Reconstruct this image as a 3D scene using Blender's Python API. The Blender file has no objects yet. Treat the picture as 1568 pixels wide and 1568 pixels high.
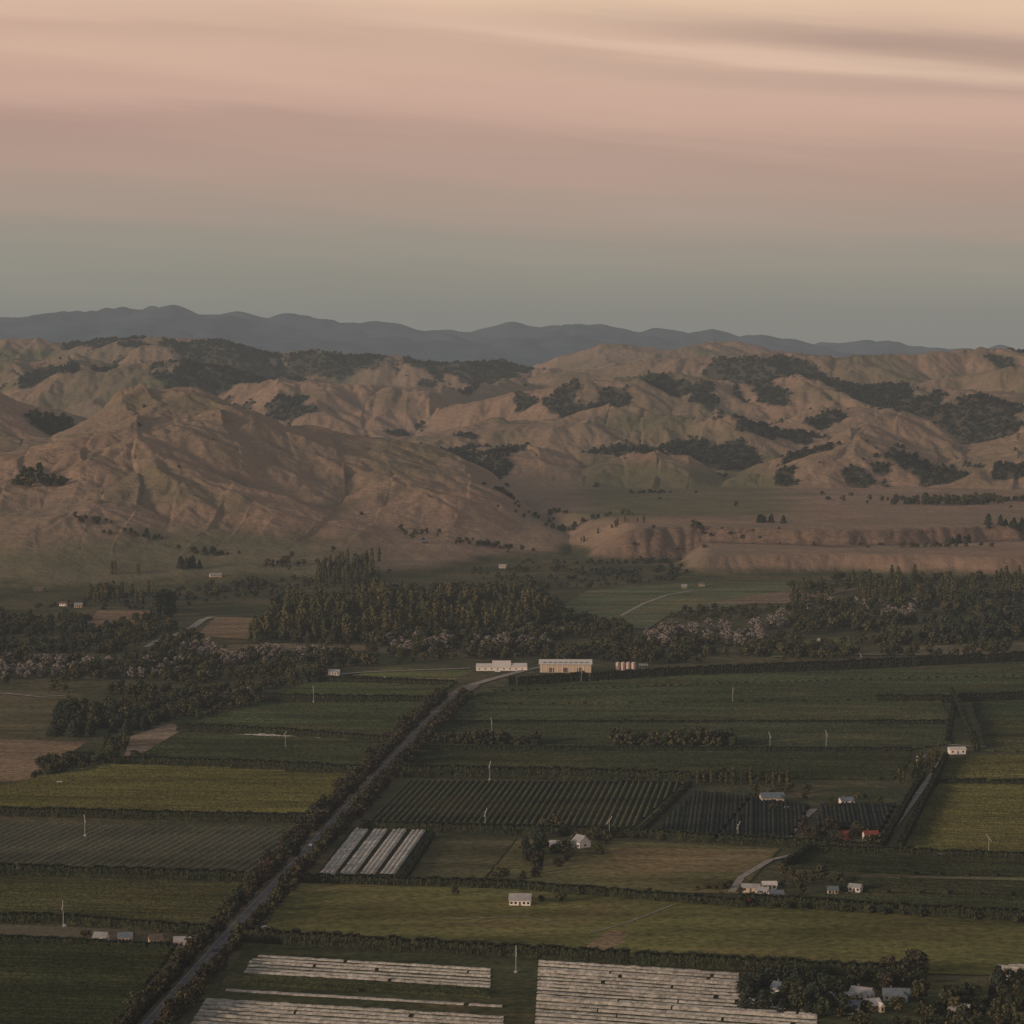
import bpy, math, random
import numpy as np
from mathutils import Vector
random.seed(7); rng=np.random.default_rng(11)
H=280.0; F=4400.0; HZ=530.0
scene=bpy.context.scene
pit=math.atan((784-HZ)/F)
cp,sp=math.cos(pit),math.sin(pit)
def ray(x,y):
    dx=x-784; up=784-y
    return dx, up*sp+F*cp, up*cp-F*sp
def P(x,y,z=0.0):
    a,b,c=ray(x,y); t=(z-H)/c
    return (a*t,b*t,z)
def col(r,g,b):
    f=lambda v:(v/255/12.92) if v/255<=.04045 else ((v/255+.055)/1.055)**2.4
    return (f(r),f(g),f(b),1)
# ------------------------------------------------------------ noise
perm=rng.permutation(512); ga=rng.random(512)*2*np.pi
gx,gy=np.cos(ga),np.sin(ga)
def pn(x,y,seed=0):
    x=np.asarray(x,float)+seed*37.7; y=np.asarray(y,float)+seed*91.3
    xi=np.floor(x).astype(np.int64); yi=np.floor(y).astype(np.int64)
    xf=x-xi; yf=y-yi
    def g(i,j,dx,dy):
        h=perm[(perm[i&511]+j)&511]
        return gx[h]*dx+gy[h]*dy
    u=xf*xf*xf*(xf*(xf*6-15)+10); v=yf*yf*yf*(yf*(yf*6-15)+10)
    a=g(xi,yi,xf,yf); b=g(xi+1,yi,xf-1,yf); c=g(xi,yi+1,xf,yf-1); d=g(xi+1,yi+1,xf-1,yf-1)
    return 1.5*((a*(1-u)+b*u)*(1-v)+(c*(1-u)+d*u)*v)
def fbm(x,y,o=4,seed=0):
    s=0;a=1
    for k in range(o):
        s=s+a*pn(x*2**k,y*2**k,seed+k); a*=.5
    return s
def sst(v,a,b):
    t=np.clip((v-a)/(b-a),0,1); return t*t*(3-2*t)
# ------------------------------------------------------------ terrain height
LAY=[
 dict(x=[-400,-100,0,60,130,180,230,300,350,400,480,560,640,700,760,800,850,900,960],
      y=[640,655,672,668,640,605,594,598,612,640,662,676,690,706,738,768,800,830,870],
      d=[4600,4500,4450,4450,4500,4600,4650,4650,4650,4600,4550,4500,4450,4400,4350,4300,4200,4100,4000],wf=1150,wb=600,fl=[1050,1050,1050,1050,1050,1150,1180,1180,1150,1100,1000,950,850,800,700,600,500,400,300]),
 dict(x=[-400,0,50,110,180,260,330],y=[580,592,606,636,665,700,760],d=[5500]*7,wf=700,wb=500,fl=None),
 dict(x=[540,640,720,800,880,960,1020,1080,1140],y=[722,704,702,692,704,700,690,706,745],d=[5150]*9,wf=600,wb=450,fl=None),
 dict(x=[860,960,1080,1140,1200,1300,1380,1430,1480,1568,1700,1900],y=[790,765,742,735,712,664,645,655,690,668,650,640],d=[4800,4900,5000,5050,5150,5250,5300,5300,5200,5200,5300,5300],wf=620,wb=500,fl=None),
 dict(x=[420,500,560,700,800,900,960,1000,1060,1150,1250,1350,1450,1568,1800],y=[720,700,688,664,650,628,634,642,648,640,622,618,604,600,590],d=[5900,5900,5900,5950,6000,6100,6100,6000,5900,6000,6100,6200,6300,6300,6400],wf=780,wb=550,fl=None),
 dict(x=[660,740,800,900,1000,1100,1200,1300,1400,1500,1568,1800],y=[640,618,608,592,584,576,582,586,578,570,572,560],d=[6900]*12,wf=700,wb=600,fl=None),
 dict(x=[0,150,250,350,450,520,600,700,800,850,950,1100,1200,1300,1450,1568,1800],y=[640,630,622,604,583,588,598,592,584,575,560,547,545,551,545,536,530],d=[7200]*8+[7900]*9,wf=900,wb=800,fl=None),
 dict(x=[-400,0,100,180,280,360,460,560],y=[566,560,552,563,556,570,585,610],d=[7600]*8,wf=900,wb=600,fl=None),
 dict(x=[-400,0,60,130,210,300,400,500,600,700,800,860,950],y=[520,521,526,523,519,523,537,543,548,554,563,575,620],d=[9000]*13,wf=1100,wb=1200,fl=None),
 dict(x=[780,860,930,1000,1080,1130,1200,1300,1500],y=[580,552,531,524,524,534,546,552,570],d=[10500]*9,wf=1500,wb=1000,fl=None),
]
FAR=dict(x=[-600,-300,0,50,150,190,230,270,330,380,440,490,550,620,680,720,780,830,880,960,1040,1090,1130,1165,1220,1280,1330,1360,1390,1480,1568,1900],
         y=[500,486,494,490,488,483,479,484,492,497,494,499,502,510,513,516,507,506,503,511,519,513,527,522,528,536,531,529,538,542,544,548])
a=np.concatenate([np.linspace(-1.4,-.26,40)[:-1],np.linspace(-.26,-.19,50)[:-1],np.linspace(-.19,.19,900),np.linspace(.19,.26,50)[1:],np.linspace(.26,1.4,40)[1:]])
yr=np.concatenate([np.linspace(-1500,2900,30)[:-1],np.geomspace(2900,11500,1000),np.geomspace(11500,24000,170)[1:],np.geomspace(24000,60000,12)[1:]])
A,YY=np.meshgrid(a,yr); YS=np.maximum(YY,1500); XX=A*YS
def base_h(X,Y):
    Ys=np.maximum(Y,1500)
    wx=X+90*pn(X/650,Y/650,3)+14*pn(X/230,Y/230,4); wy=Y+230*pn(X/620,Y/900,5)+55*pn(X/260,Y/300,6)
    px=784+F*wx/np.maximum(wy,1500)
    z=np.zeros_like(X)
    for i,L in enumerate(LAY):
        dc=np.interp(px,L['x'],L['d']); yc=np.interp(px,L['x'],L['y'])
        zc=H-(yc-HZ)*dc/F
        edge=np.ones_like(px)
        if L['x'][0]>0: edge=sst(px,L['x'][0]-60,L['x'][0]+60)
        edge=edge*(1-sst(px,L['x'][-1]-40,L['x'][-1]+200)) if L['x'][-1]<1500 else edge
        wf=L['wf'] if L['fl'] is None else np.interp(px,L['x'],L['fl'])
        t=(wy-dc); t=np.where(t<0,-t/wf,t/L['wb']); tc_=np.clip(t,0,1)
        pr=.65*(0.5+0.5*np.cos(np.pi*tc_))+.35*(1-tc_)**1.2
        zz=zc*pr*edge; k=9.0
        z=np.logaddexp(z/k,zz/k)*k - k*math.log(2)*np.exp(-np.maximum(z,zz)/k)
    z=np.maximum(z,0); far=sst(Y,11500,13500)
    z=z+ (20+12*pn(X/900,Y/900,9))*sst(Y,4900,6200)*np.exp(-z/90)*(1-far)
    n1=pn(wx/320,wy/600,41); r1=.42-np.sqrt(n1*n1+.008)*1.9
    backw=sst(Y,4700,5600)
    z=z+sst(z,14,110)*(1-far)*((7+20*backw)*r1)
    return z,r1,far,backw
z,R1,far,backw=base_h(XX,YY)
def grad(z):
    dza=np.gradient(z,a,axis=1); dzy=np.gradient(z,yr,axis=0)
    gX=dza/YS; gY=dzy-gX*A*(YY>1500); return gX,gY
GX,GY=grad(z)
def eros(X,Y,s,dx,dy,seed):
    px,py=X/s,Y/s; ix=np.floor(px).astype(np.int64); iy=np.floor(py).astype(np.int64); fx=px-ix; fy=py-iy
    H_=np.zeros_like(X);DX=np.zeros_like(X);DY=np.zeros_like(X);W_=np.zeros_like(X)
    for i in (-1,0,1):
        for j in (-1,0,1):
            h=perm[(perm[(ix+i+seed*17)&511]+iy+j)&511]; h2=perm[(h+77)&511]
            ox=fx-i-(.1+.8*h/511.); oy=fy-j-(.1+.8*h2/511.)
            w=np.exp(-2.2*(ox*ox+oy*oy)); ph=(ox*dx+oy*dy)*2*np.pi
            H_+=w*np.cos(ph); q=-np.sin(ph)*w; DX+=q*dx; DY+=q*dy; W_+=w
    return H_/W_,DX/W_*2*np.pi/s,DY/W_*2*np.pi/s
amp=sst(z,10,70)*(1-far)
act=(YY>3000)&(YY<12000)
r0=np.nonzero(act.any(1))[0]; sl=slice(r0[0],r0[-1]+1)
X_s,Y_s=XX[sl],YY[sl]; gX,gY=GX[sl].copy(),GY[sl].copy(); am=amp[sl]
slope=np.hypot(gX,gY); st0=sst(slope,.03,.22)
EZ=np.zeros_like(X_s)
VS=[]
for k,(s,ap) in enumerate(((250,13.5),(122,7.6),(58,4.2),(30,2.2),(16,1.0))):
    n_=np.hypot(gX,gY)+1e-6
    dx,dy=-gY/n_,gX/n_
    h,ddx,ddy=eros(X_s,Y_s,s,dx,dy,k+1)
    v=np.sqrt(np.clip((h+1)/2,0,1)+.02)
    bk=.85+.12*sst(Y_s,4700,5600)
    EZ+=ap*bk*(v-.62)*2*st0*am
    gX+=ddx*ap*.85*st0; gY+=ddy*ap*.85*st0
    VS.append(v)
V1,V2,V3=VS[0],VS[1],VS[2]
E=np.zeros_like(z); E[sl]=EZ
G1=np.zeros_like(z);G1[sl]=np.maximum(sst(-V1,-.46,-.20),.75*sst(-V2,-.42,-.18))*st0
G3=np.zeros_like(z);G3[sl]=np.maximum(.8*sst(-V3,-.45,-.2),G1[sl])*st0
z0=z.copy(); z=z+E+amp*(1.2*pn(XX/18,YY/26,46)+2.2*pn(XX/60,YY/90,48))+sst(z0,3,14)*(1-amp)*(1-far)*1.2*pn(XX/30,YY/50,47)
# river terraces
rp=784+F*XX/YS
m=sst(rp+50*pn(XX/200,YY/200,21)+.25*(YY-3700),900,1000)
e1=YY+6*np.abs(pn(XX/19,YY/60,32))+14*pn(XX/70,YY/120,31)+70*pn(XX/260,YY/2000,33)
e2=YY+11*np.abs(pn(XX/22,YY/60,35))+24*np.abs(pn(XX/80,YY/120,36))+80*pn(XX/250,YY/2000,34)
lo=21*sst(e1,3480,3540)*sst(rp,1030,1090)
hi=39*sst(e2,3750,3832)
ter_=(lo+np.maximum(hi-lo,0))*m; ZZ=np.maximum(z,ter_+(ter_>5)*.8*pn(XX/50,YY/60,37))
SC=m*np.maximum(sst(e2,3756,3770)*(1-sst(e2,3816,3834)),.4*sst(rp,1030,1090)*sst(e1,3485,3496)*(1-sst(e1,3528,3540)))
ZZ=np.maximum(ZZ,0)
fz=H-(np.interp(rp,FAR['x'],FAR['y'])-HZ)*22000/F
ft=np.where(YY<22000,(22000-YY)/9500,(YY-22000)/9000)
fp=np.where(ft<1,0.5+0.5*np.cos(np.pi*np.clip(ft,0,1)),0)
fzz=fz*fp+ fp*(100*(.45-np.abs(pn(XX/1300,YY/1900,51))*1.7)+38*(np.abs(pn(XX/420,YY/600,52))*2-.5)+15*pn(XX/160,YY/200,53))
ZZ=np.where(YY>12000,np.maximum(ZZ*(1-sst(YY,12000,13000)),fzz),np.maximum(ZZ,fzz))
GG=np.clip(G3,0,1); AM=amp
ci=np.arange(len(a)); ri=np.arange(len(yr))
def lookup(arr,X,Y):
    X=np.asarray(X,float);Y=np.asarray(Y,float)
    r=np.interp(Y,yr,ri); c=np.interp(X/np.maximum(Y,1500),a,ci)
    r0=np.minimum(r.astype(int),len(yr)-2); c0=np.minimum(c.astype(int),len(a)-2); fr=r-r0; fc_=c-c0
    return (arr[r0,c0]*(1-fc_)+arr[r0,c0+1]*fc_)*(1-fr)+(arr[r0+1,c0]*(1-fc_)+arr[r0+1,c0+1]*fc_)*fr
def hfun(X,Y): return lookup(ZZ,X,Y)
def hit(x,y):
    a_,b,c=ray(x,y); Yv=np.linspace(2700,13000,5000); Xv=a_/b*Yv; zr=H+c/b*Yv
    hz=hfun(Xv,Yv); k=np.nonzero(hz>=zr)[0]
    if len(k)==0: return P(x,min(y,1000)) if y>600 else (a_/b*8800,8800,0)
    k=k[0]; return (Xv[k],Yv[k],hz[k])
# bush cover: gullies + known patches
bb=fbm(XX/480,YY/700,3,90); fb=fbm(XX/70,YY/90,3,97)
BF=bb*1.1+.66*G1+.30*sst(-R1,-.1,.35)*backw-.25*sst(R1,.05,.3)-.08+.07*(rp>900)
spots=[(862,605,55,130,1),(930,612,55,100,1),(1075,602,55,130,1),(1020,596,80,90,1),(620,660,80,60,.8),(710,667,60,60,.8),(940,695,60,90,1),(1060,690,80,110,1),(1105,705,90,120,1.1),
 (1200,662,90,80,1),(1265,640,60,80,1),(1150,648,70,90,1),(1390,612,90,90,1),(1310,603,60,70,.9),(1510,632,100,120,1.1),(1200,725,28,80,1),(1310,735,40,50,1),(1360,728,30,60,.9),(1540,715,60,70,1),(800,622,50,80,.9),
 (330,570,160,330,1.25),(380,560,140,250,1.25),(500,550,190,110,1.25),(560,550,90,110,1.3),(700,556,200,100,1.25),(780,562,90,90,1.3),(205,526,60,70,1.2),(310,530,150,90,1.2),(160,565,60,90,1),(440,632,90,110,1),(75,575,120,140,1),(1450,660,60,80,.9)]
for (x_,y_,rx,ry,wt) in spots:
    c=hit(x_,y_)
    q=((XX-c[0])/rx)**2+((YY-c[1])/ry)**2
    BF=np.maximum(BF,wt*1.0*np.exp(-q*.75)+.34*fb*np.exp(-q*.25)+.30*G1*np.exp(-q*.3)-.16-(q>6)*9)
BF=BF+.12*fb
BB=sst(BF,.49,.60)*sst(z0,14,45)*sst(YY,4400,4900)*(1-far)
BE=sst(BF,.28,.55)*sst(z0,14,45)*sst(YY,4400,4900)*(1-far)
# ------------------------------------------------------------ materials
def newmat(n,diffuse=False):
    m=bpy.data.materials.new(n); m.use_nodes=True; nt=m.node_tree
    b=nt.nodes['Principled BSDF']
    if diffuse:
        nt.nodes.remove(b); b=nt.nodes.new('ShaderNodeBsdfDiffuse')
        nt.links.new(b.outputs[0],nt.nodes['Material Output'].inputs['Surface'])
        return m,nt,b
    b.inputs['Roughness'].default_value=.9
    b.inputs['Specular IOR Level'].default_value=.15
    return m,nt,b
def N(nt,t,**k):
    n=nt.nodes.new(t)
    for a_,v in k.items(): setattr(n,a_,v)
    return n
def noise(nt,scale,detail=4,vec=None,rough=.55):
    n=N(nt,'ShaderNodeTexNoise'); n.inputs['Scale'].default_value=scale; n.inputs['Detail'].default_value=detail
    n.inputs['Roughness'].default_value=rough
    if vec is None:
        g=N(nt,'ShaderNodeNewGeometry'); vec=g.outputs['Position']
    nt.links.new(vec,n.inputs['Vector']); return n.outputs['Fac']
def mix(nt,f,a_,b,mode='MIX'):
    m=N(nt,'ShaderNodeMix',data_type='RGBA',blend_type=mode)
    for s,v in ((0,f),(6,a_),(7,b)):
        if isinstance(v,(int,float)): m.inputs[s].default_value=v
        elif isinstance(v,tuple): m.inputs[s].default_value=v if len(v)==4 else (*v,1)
        else: nt.links.new(v,m.inputs[s])
    return m.outputs[2]
def rng_(nt,v,a_,b,c=0,d=1):
    m=N(nt,'ShaderNodeMapRange'); nt.links.new(v,m.inputs[0])
    for i,q in enumerate((a_,b,c,d)): m.inputs[i+1].default_value=q
    return m.outputs[0]
def math_(nt,op,a_,b=None):
    m=N(nt,'ShaderNodeMath',operation=op)
    for i,v in enumerate((a_,b)):
        if v is None: continue
        if isinstance(v,(int,float)): m.inputs[i].default_value=v
        else: nt.links.new(v,m.inputs[i])
    return m.outputs[0]
def plain(name,c,var=.25,scale=.6,rough=.85,metal=0):
    m,nt,b=newmat(name)
    f=noise(nt,scale,3)
    c2=tuple(v*(1-var) for v in c[:3])+(1,); c1=tuple(min(1,v*(1+var*.5)) for v in c[:3])+(1,)
    nt.links.new(mix(nt,rng_(nt,f,.35,.65),c2,c1),b.inputs['Base Color'])
    b.inputs['Roughness'].default_value=rough; b.inputs['Metallic'].default_value=metal
    return m
def fieldmat(name,patch=.35,fine=.35,brown=(.13,.095,.05,1),bamt=.5,fs=.45):
    m,nt,b=newmat(name,True)
    oi=N(nt,'ShaderNodeObjectInfo')
    g=N(nt,'ShaderNodeNewGeometry')
    mp=N(nt,'ShaderNodeMapping'); mp.inputs['Rotation'].default_value=(0,0,.2); mp.inputs['Scale'].default_value=(.35,1.6,1)
    nt.links.new(g.outputs['Position'],mp.inputs[0])
    a_=noise(nt,.018,4,mp.outputs[0],.65); f=noise(nt,fs,2,None,.7); q=noise(nt,.009,3,None,.65)
    c=mix(nt,rng_(nt,q,.5,.72,0,bamt),oi.outputs['Color'],brown)
    c=mix(nt,1,c,rng_(nt,a_,.3,.7,1-patch,1+patch),'MULTIPLY')
    c=mix(nt,1,c,rng_(nt,f,.3,.7,1-fine,1+fine),'MULTIPLY')
    nt.links.new(c,b.inputs[0])
    return m
M_field=fieldmat('field_soil_grass'); M_past=fieldmat('pasture_grass',.48,.4,(.17,.12,.055,1),.75,.22)
M_vine=fieldmat('vine_foliage',.42,.6,(.085,.07,.03,1),.45,.8)
M_net=fieldmat('crop_netting',.15,.45,(.22,.20,.16,1),.6,.5)
M_road=plain('asphalt',(.13,.12,.11),.3,.15); M_grav=plain('gravel',(.28,.24,.19),.3,.2)
M_mark=plain('road_paint',(.6,.6,.56),.1)
M_white=plain('white_weatherboard',(.72,.66,.58),.1); M_beige=plain('beige_wall',(.5,.4,.29),.12)
M_iron=plain('corrugated_iron',(.30,.29,.27),.2,.3,.5); M_slate=plain('blue_grey_roof',(.13,.155,.17),.2)
M_red=plain('red_roof',(.2,.055,.04),.2); M_brown=plain('brown_roof',(.12,.09,.07),.2)
M_glass=plain('window_glass',(.03,.035,.04),.2,1,.2); M_pale=plain('pale_roof',(.55,.5,.44),.1)
M_steel=plain('galvanised_steel',(.36,.35,.33),.1,1,.5); M_tank=plain('tank_steel',(.58,.43,.36),.1,1,.5)
M_bark=plain('bark',(.06,.045,.035),.3,3); M_tyre=plain('tyre_rubber',(.02,.02,.02)); M_car=plain('car_paint_white',(.7,.7,.7),.05,1,.4)
M_car2=plain('car_paint_grey',(.08,.09,.11),.05,1,.4)
def leafmat(name,c1,c2,c3):
    m,nt,b=newmat(name,True)
    oi=N(nt,'ShaderNodeObjectInfo')
    f=noise(nt,.5,1); f2=noise(nt,.02,1)
    c=mix(nt,oi.outputs['Random'],c1,c2)
    c=mix(nt,rng_(nt,f2,.42,.62,0,.85),c,c3)
    c=mix(nt,1,c,rng_(nt,f,.3,.7,.6,1.4),'MULTIPLY')
    nt.links.new(c,b.inputs[0])
    return m
L_green=leafmat('leaf_green',(.038,.05,.027),(.10,.088,.044),(.06,.06,.034))
L_pop=leafmat('leaf_poplar',(.07,.073,.033),(.05,.056,.03),(.10,.085,.038))
L_con=leafmat('leaf_conifer',(.03,.04,.028),(.042,.047,.032),(.034,.04,.03))
L_blo=leafmat('leaf_silver',(.25,.215,.18),(.13,.115,.09),(.19,.17,.145))
L_road=leafmat('leaf_plum',(.05,.042,.032),(.046,.05,.03),(.068,.052,.034))
L_hed=leafmat('leaf_hedge',(.032,.04,.023),(.043,.047,.026),(.036,.04,.024))
L_scr=leafmat('leaf_scrub',(.04,.045,.032),(.054,.054,.038),(.046,.046,.036))
# ------------------------------------------------------------ mesh helpers
def meshobj(name,v,f,mat,parent=None,link=True,smooth=False):
    me=bpy.data.meshes.new(name); v=np.asarray(v,np.float32)
    if isinstance(f,np.ndarray):
        n,k=f.shape
        me.vertices.add(len(v)); me.vertices.foreach_set('co',v.ravel())
        me.loops.add(n*k); me.loops.foreach_set('vertex_index',f.astype(np.int32).ravel())
        me.polygons.add(n); me.polygons.foreach_set('loop_start',np.arange(0,n*k,k,dtype=np.int32))
        me.update(calc_edges=True)
    else:
        me.from_pydata([tuple(map(float,q)) for q in v],[],f); me.update()
    if isinstance(mat,(list,tuple)):
        for m in mat: me.materials.append(m)
    elif mat: me.materials.append(mat)
    if smooth: me.polygons.foreach_set('use_smooth',[True]*len(me.polygons))
    o=bpy.data.objects.new(name,me)
    if link: scene.collection.objects.link(o)
    if parent: o.parent=parent
    return o
# ------------------------------------------------------------ terrain mesh
nr,nc=XX.shape
idx=np.arange(nr*nc).reshape(nr,nc)
fc=np.stack([idx[:-1,:-1],idx[:-1,1:],idx[1:,1:],idx[1:,:-1]],-1).reshape(-1,4)
def terrain_mat():
    m,nt,b=newmat('terrain_grass',True)
    def at(n):
        q=N(nt,'ShaderNodeAttribute'); q.attribute_name=n; return q.outputs['Fac']
    hill=at('hill'); gul=at('gully'); far=at('far'); gre=at('green')
    big=noise(nt,.0022,3,None,.6); mid=noise(nt,.012,5,None,.7); fine=noise(nt,.11,3,None,.8)
    dry=mix(nt,rng_(nt,mid,.3,.7),(.235,.152,.10,1),(.40,.265,.178,1))
    dry=mix(nt,rng_(nt,big,.42,.62,0,.75),dry,(.23,.18,.123,1))
    dry=mix(nt,rng_(nt,fine,.35,.7,0,.7),dry,(.165,.12,.077,1))
    dry=mix(nt,math_(nt,'MULTIPLY',gul,.75),dry,(.09,.08,.05,1))
    dry=mix(nt,gre,dry,mix(nt,rng_(nt,mid,.3,.7),(.105,.103,.056,1),(.175,.15,.085,1)))
    pl=mix(nt,rng_(nt,mid,.4,.62),(.065,.07,.037,1),(.15,.118,.065,1))
    pl=mix(nt,rng_(nt,fine,.3,.7,0,.5),pl,(.05,.054,.028,1))
    c=mix(nt,hill,pl,dry)
    c=mix(nt,math_(nt,'MULTIPLY',at('scarp'),.85),c,mix(nt,rng_(nt,fine,.35,.65),(.08,.058,.042,1),(.20,.132,.095,1)))
    c=mix(nt,math_(nt,'MULTIPLY',at('bush'),.88),c,(.05,.051,.036,1))
    c=mix(nt,far,c,mix(nt,rng_(nt,big,.4,.6),(.045,.075,.10,1),(.065,.095,.115,1)))  # aerial haze painted into the base colour: far ranges tinted blue-grey
    nt.links.new(c,b.inputs[0])
    bp=N(nt,'ShaderNodeBump'); bp.inputs['Strength'].default_value=.65; bp.inputs['Distance'].default_value=5
    nt.links.new(noise(nt,.06,3,None,.75),bp.inputs['Height']); nt.links.new(bp.outputs[0],b.inputs['Normal'])
    return m
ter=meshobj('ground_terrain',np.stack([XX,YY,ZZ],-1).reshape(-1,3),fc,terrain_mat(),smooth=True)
def attr(o,n,v):
    q=o.data.attributes.new(n,'FLOAT','POINT'); q.data.foreach_set('value',np.asarray(v,np.float32).ravel())
attr(ter,'hill',sst(ZZ+4*pn(XX/90,YY/90,61),2,9)); attr(ter,'gully',GG*sst(ZZ,15,60))
attr(ter,'bush',BB); attr(ter,'scarp',SC)
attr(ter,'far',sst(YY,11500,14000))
flat=(1-sst(ZZ+18*pn(XX/240,YY/240,63),20,60))
top=sst(rp+40*pn(XX/120,YY/90,67),860,930)*(1-sst(rp+60*pn(XX/150,YY/150,66),1160,1260))*sst(YY,3950,4150)*(1-sst(ZZ,50,85))
lowl=(1-sst(rp,420,700))*flat
gr=np.clip(np.maximum(lowl*.9,top*.95)+.7*sst(fbm(XX/700,YY/700,3,70),.1,.6)*sst(YY,4800,5500)+.5*sst(pn(XX/160,YY/160,75),.1,.5)*AM,0,1)
attr(ter,'green',gr)
# ------------------------------------------------------------ tree templates
def trunk(h,r,lean=0,limbs=4,hc=.5):
    v=[];f=[]
    def tube(p0,p1,r0,r1,n=6):
        p0=np.array(p0);p1=np.array(p1); d=p1-p0; d=d/np.linalg.norm(d)
        s=np.cross(d,[.3,.9,.1]); s/=np.linalg.norm(s); t=np.cross(d,s); b=len(v)
        for p,rr in ((p0,r0),(p1,r1)):
            for k in range(n):
                q=2*np.pi*k/n; v.append(p+rr*(np.cos(q)*s+np.sin(q)*t))
        for k in range(n): f.append((b+k,b+(k+1)%n,b+n+(k+1)%n,b+n+k))
    tube((0,0,0),(lean,0,h*hc),r,r*.6); tube((lean,0,h*hc),(lean,0,h*.9),r*.6,r*.15)
    for k in range(limbs):
        q=rng.random()*6.28; z_=h*(.25+.35*rng.random()); L=h*.3
        tube((lean*.6,0,z_),(L*math.cos(q)*.8,L*math.sin(q)*.8,z_+L*.7),r*.4,r*.1,5)
    return v,f
def cards(cen,nrm,size):
    n=len(cen); nrm=nrm/np.linalg.norm(nrm,axis=1,keepdims=True)
    up=rng.normal(size=(n,3)); s=np.cross(nrm,up); s/=np.linalg.norm(s,axis=1,keepdims=True); t=np.cross(nrm,s)
    sz=size*(.6+.8*rng.random((n,1)))
    cs=[]
    for (i,j) in ((-1,-1),(1,-1),(1,1),(-1,1)):
        cs.append(cen+sz*.5*(i*s*(.7+.5*rng.random((n,1)))+j*t*(.7+.5*rng.random((n,1)))))
    return np.stack(cs,1).reshape(-1,3)
def crown(kind):
    C=[];D=[]
    if kind in('broad','scrub','round'):
        nb=15 if kind!='scrub' else 9
        for k in range(nb):
            q=rng.random()*6.28; zz=rng.random(); rr=(.25+.75*math.sqrt(rng.random()))*3.3*math.sin(math.pi*(.22+.66*zz))
            c=np.array([rr*math.cos(q),rr*math.sin(q),2.6+6.0*zz]) if kind!='scrub' else np.array([rr*math.cos(q)*1.2,rr*math.sin(q)*1.2,1.2+5.2*zz])
            r=1.25+.9*rng.random(); n=22 if kind!='scrub' else 14
            d=rng.normal(size=(n,3)); d/=np.linalg.norm(d,axis=1,keepdims=True)
            C.append(c+d*r*(.6+.5*rng.random((n,1)))*[1,1,.8]); D.append(d+.35*rng.normal(size=(n,3))+[0,0,.25])
        return np.concatenate(C),np.concatenate(D),(.95 if kind!='scrub' else 1.3)
    if kind=='poplar':
        n=260; z_=rng.random(n)**.9; q=rng.random(n)*6.28
        prof=1.35*np.sin(np.pi*(.12+.86*z_))**.6*(1+.3*np.sin(z_*17+rng.random()*6)*.5+.25*np.sin(q*3+z_*9))
        d=np.stack([np.cos(q),np.sin(q),.3+0*z_],1)
        C=np.stack([prof*np.cos(q),prof*np.sin(q),1+13.2*z_],1)+rng.normal(size=(n,3))*.22
        return C,d+.35*rng.normal(size=(n,3)),.9
    if kind=='conifer':
        n=330; z_=rng.random(n)**1.15; q=rng.random(n)*6.28
        lay=.75+.35*np.abs(np.sin(z_*20)); prof=3.3*(1-z_)**.6*lay*(1+.22*np.sin(q*4+3*z_))+.25
        d=np.stack([np.cos(q),np.sin(q),.5+0*z_],1)
        C=np.stack([prof*np.cos(q),prof*np.sin(q),1+11*z_],1)+rng.normal(size=(n,3))*.25
        return C,d+.35*rng.normal(size=(n,3)),1.0
    if kind=='hedge':
        n=110; C=rng.random((n,3))*[4.0,2.4,4.6]-[2,1.2,0]
        s=rng.integers(0,3,n); d=np.zeros((n,3))
        for i in range(n):
            if s[i]==0: C[i,2]=4.6+.35*rng.normal(); d[i]=(0,0,1)
            elif s[i]==1: C[i,1]=-1.25+.2*rng.normal(); d[i]=(0,-1,.2)
            else: C[i,1]=1.25+.2*rng.normal(); d[i]=(0,1,.2)
        return C,d+.35*rng.normal(size=(n,3)),1.0
def make_tree_col(cname,kind,mat,nvar,h,r):
    c=bpy.data.collections.new(cname)
    for i in range(nvar):
        C,D,s=crown(kind); lv=cards(C,D,s)
        if kind=='hedge':
            tv=[(x,y,z_) for z_ in (0,4.2) for (x,y) in ((-2.02,-1),(2.02,-1),(2.02,1),(-2.02,1))]
            tf=[(0,1,5,4),(1,2,6,5),(2,3,7,6),(3,0,4,7),(4,5,6,7)]; tm=0
        else:
            tv,tf=trunk(h,r,.1); tm=1
        n0=len(tv); nl=len(lv)//4
        fl=np.concatenate([np.array(tf),np.arange(nl*4).reshape(-1,4)+n0])
        o=meshobj(f'{cname}_{i:02d}',np.concatenate([np.array(tv),lv]),fl,[mat,M_bark],link=False)
        mi=np.zeros(len(fl),np.int32); mi[:len(tf)]=tm
        o.data.polygons.foreach_set('material_index',mi)
        c.objects.link(o)
    return c
COL=dict(
 broad=make_tree_col('t_broadleaf','broad',L_green,4,10,.35),
 poplar=make_tree_col('t_poplar','poplar',L_pop,3,14,.3),
 conifer=make_tree_col('t_conifer','conifer',L_con,3,12,.3),
 silver=make_tree_col('t_silver','broad',L_blo,3,10,.3),
 plum=make_tree_col('t_plum','broad',L_road,3,10,.3),
 hedge=make_tree_col('t_hedge','hedge',L_hed,3,4,.2),
 scrub=make_tree_col('t_scrub','scrub',L_scr,3,6,.3))
NV=dict(broad=4,poplar=3,conifer=3,silver=3,plum=3,hedge=3,scrub=3)
GNG={}
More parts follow.
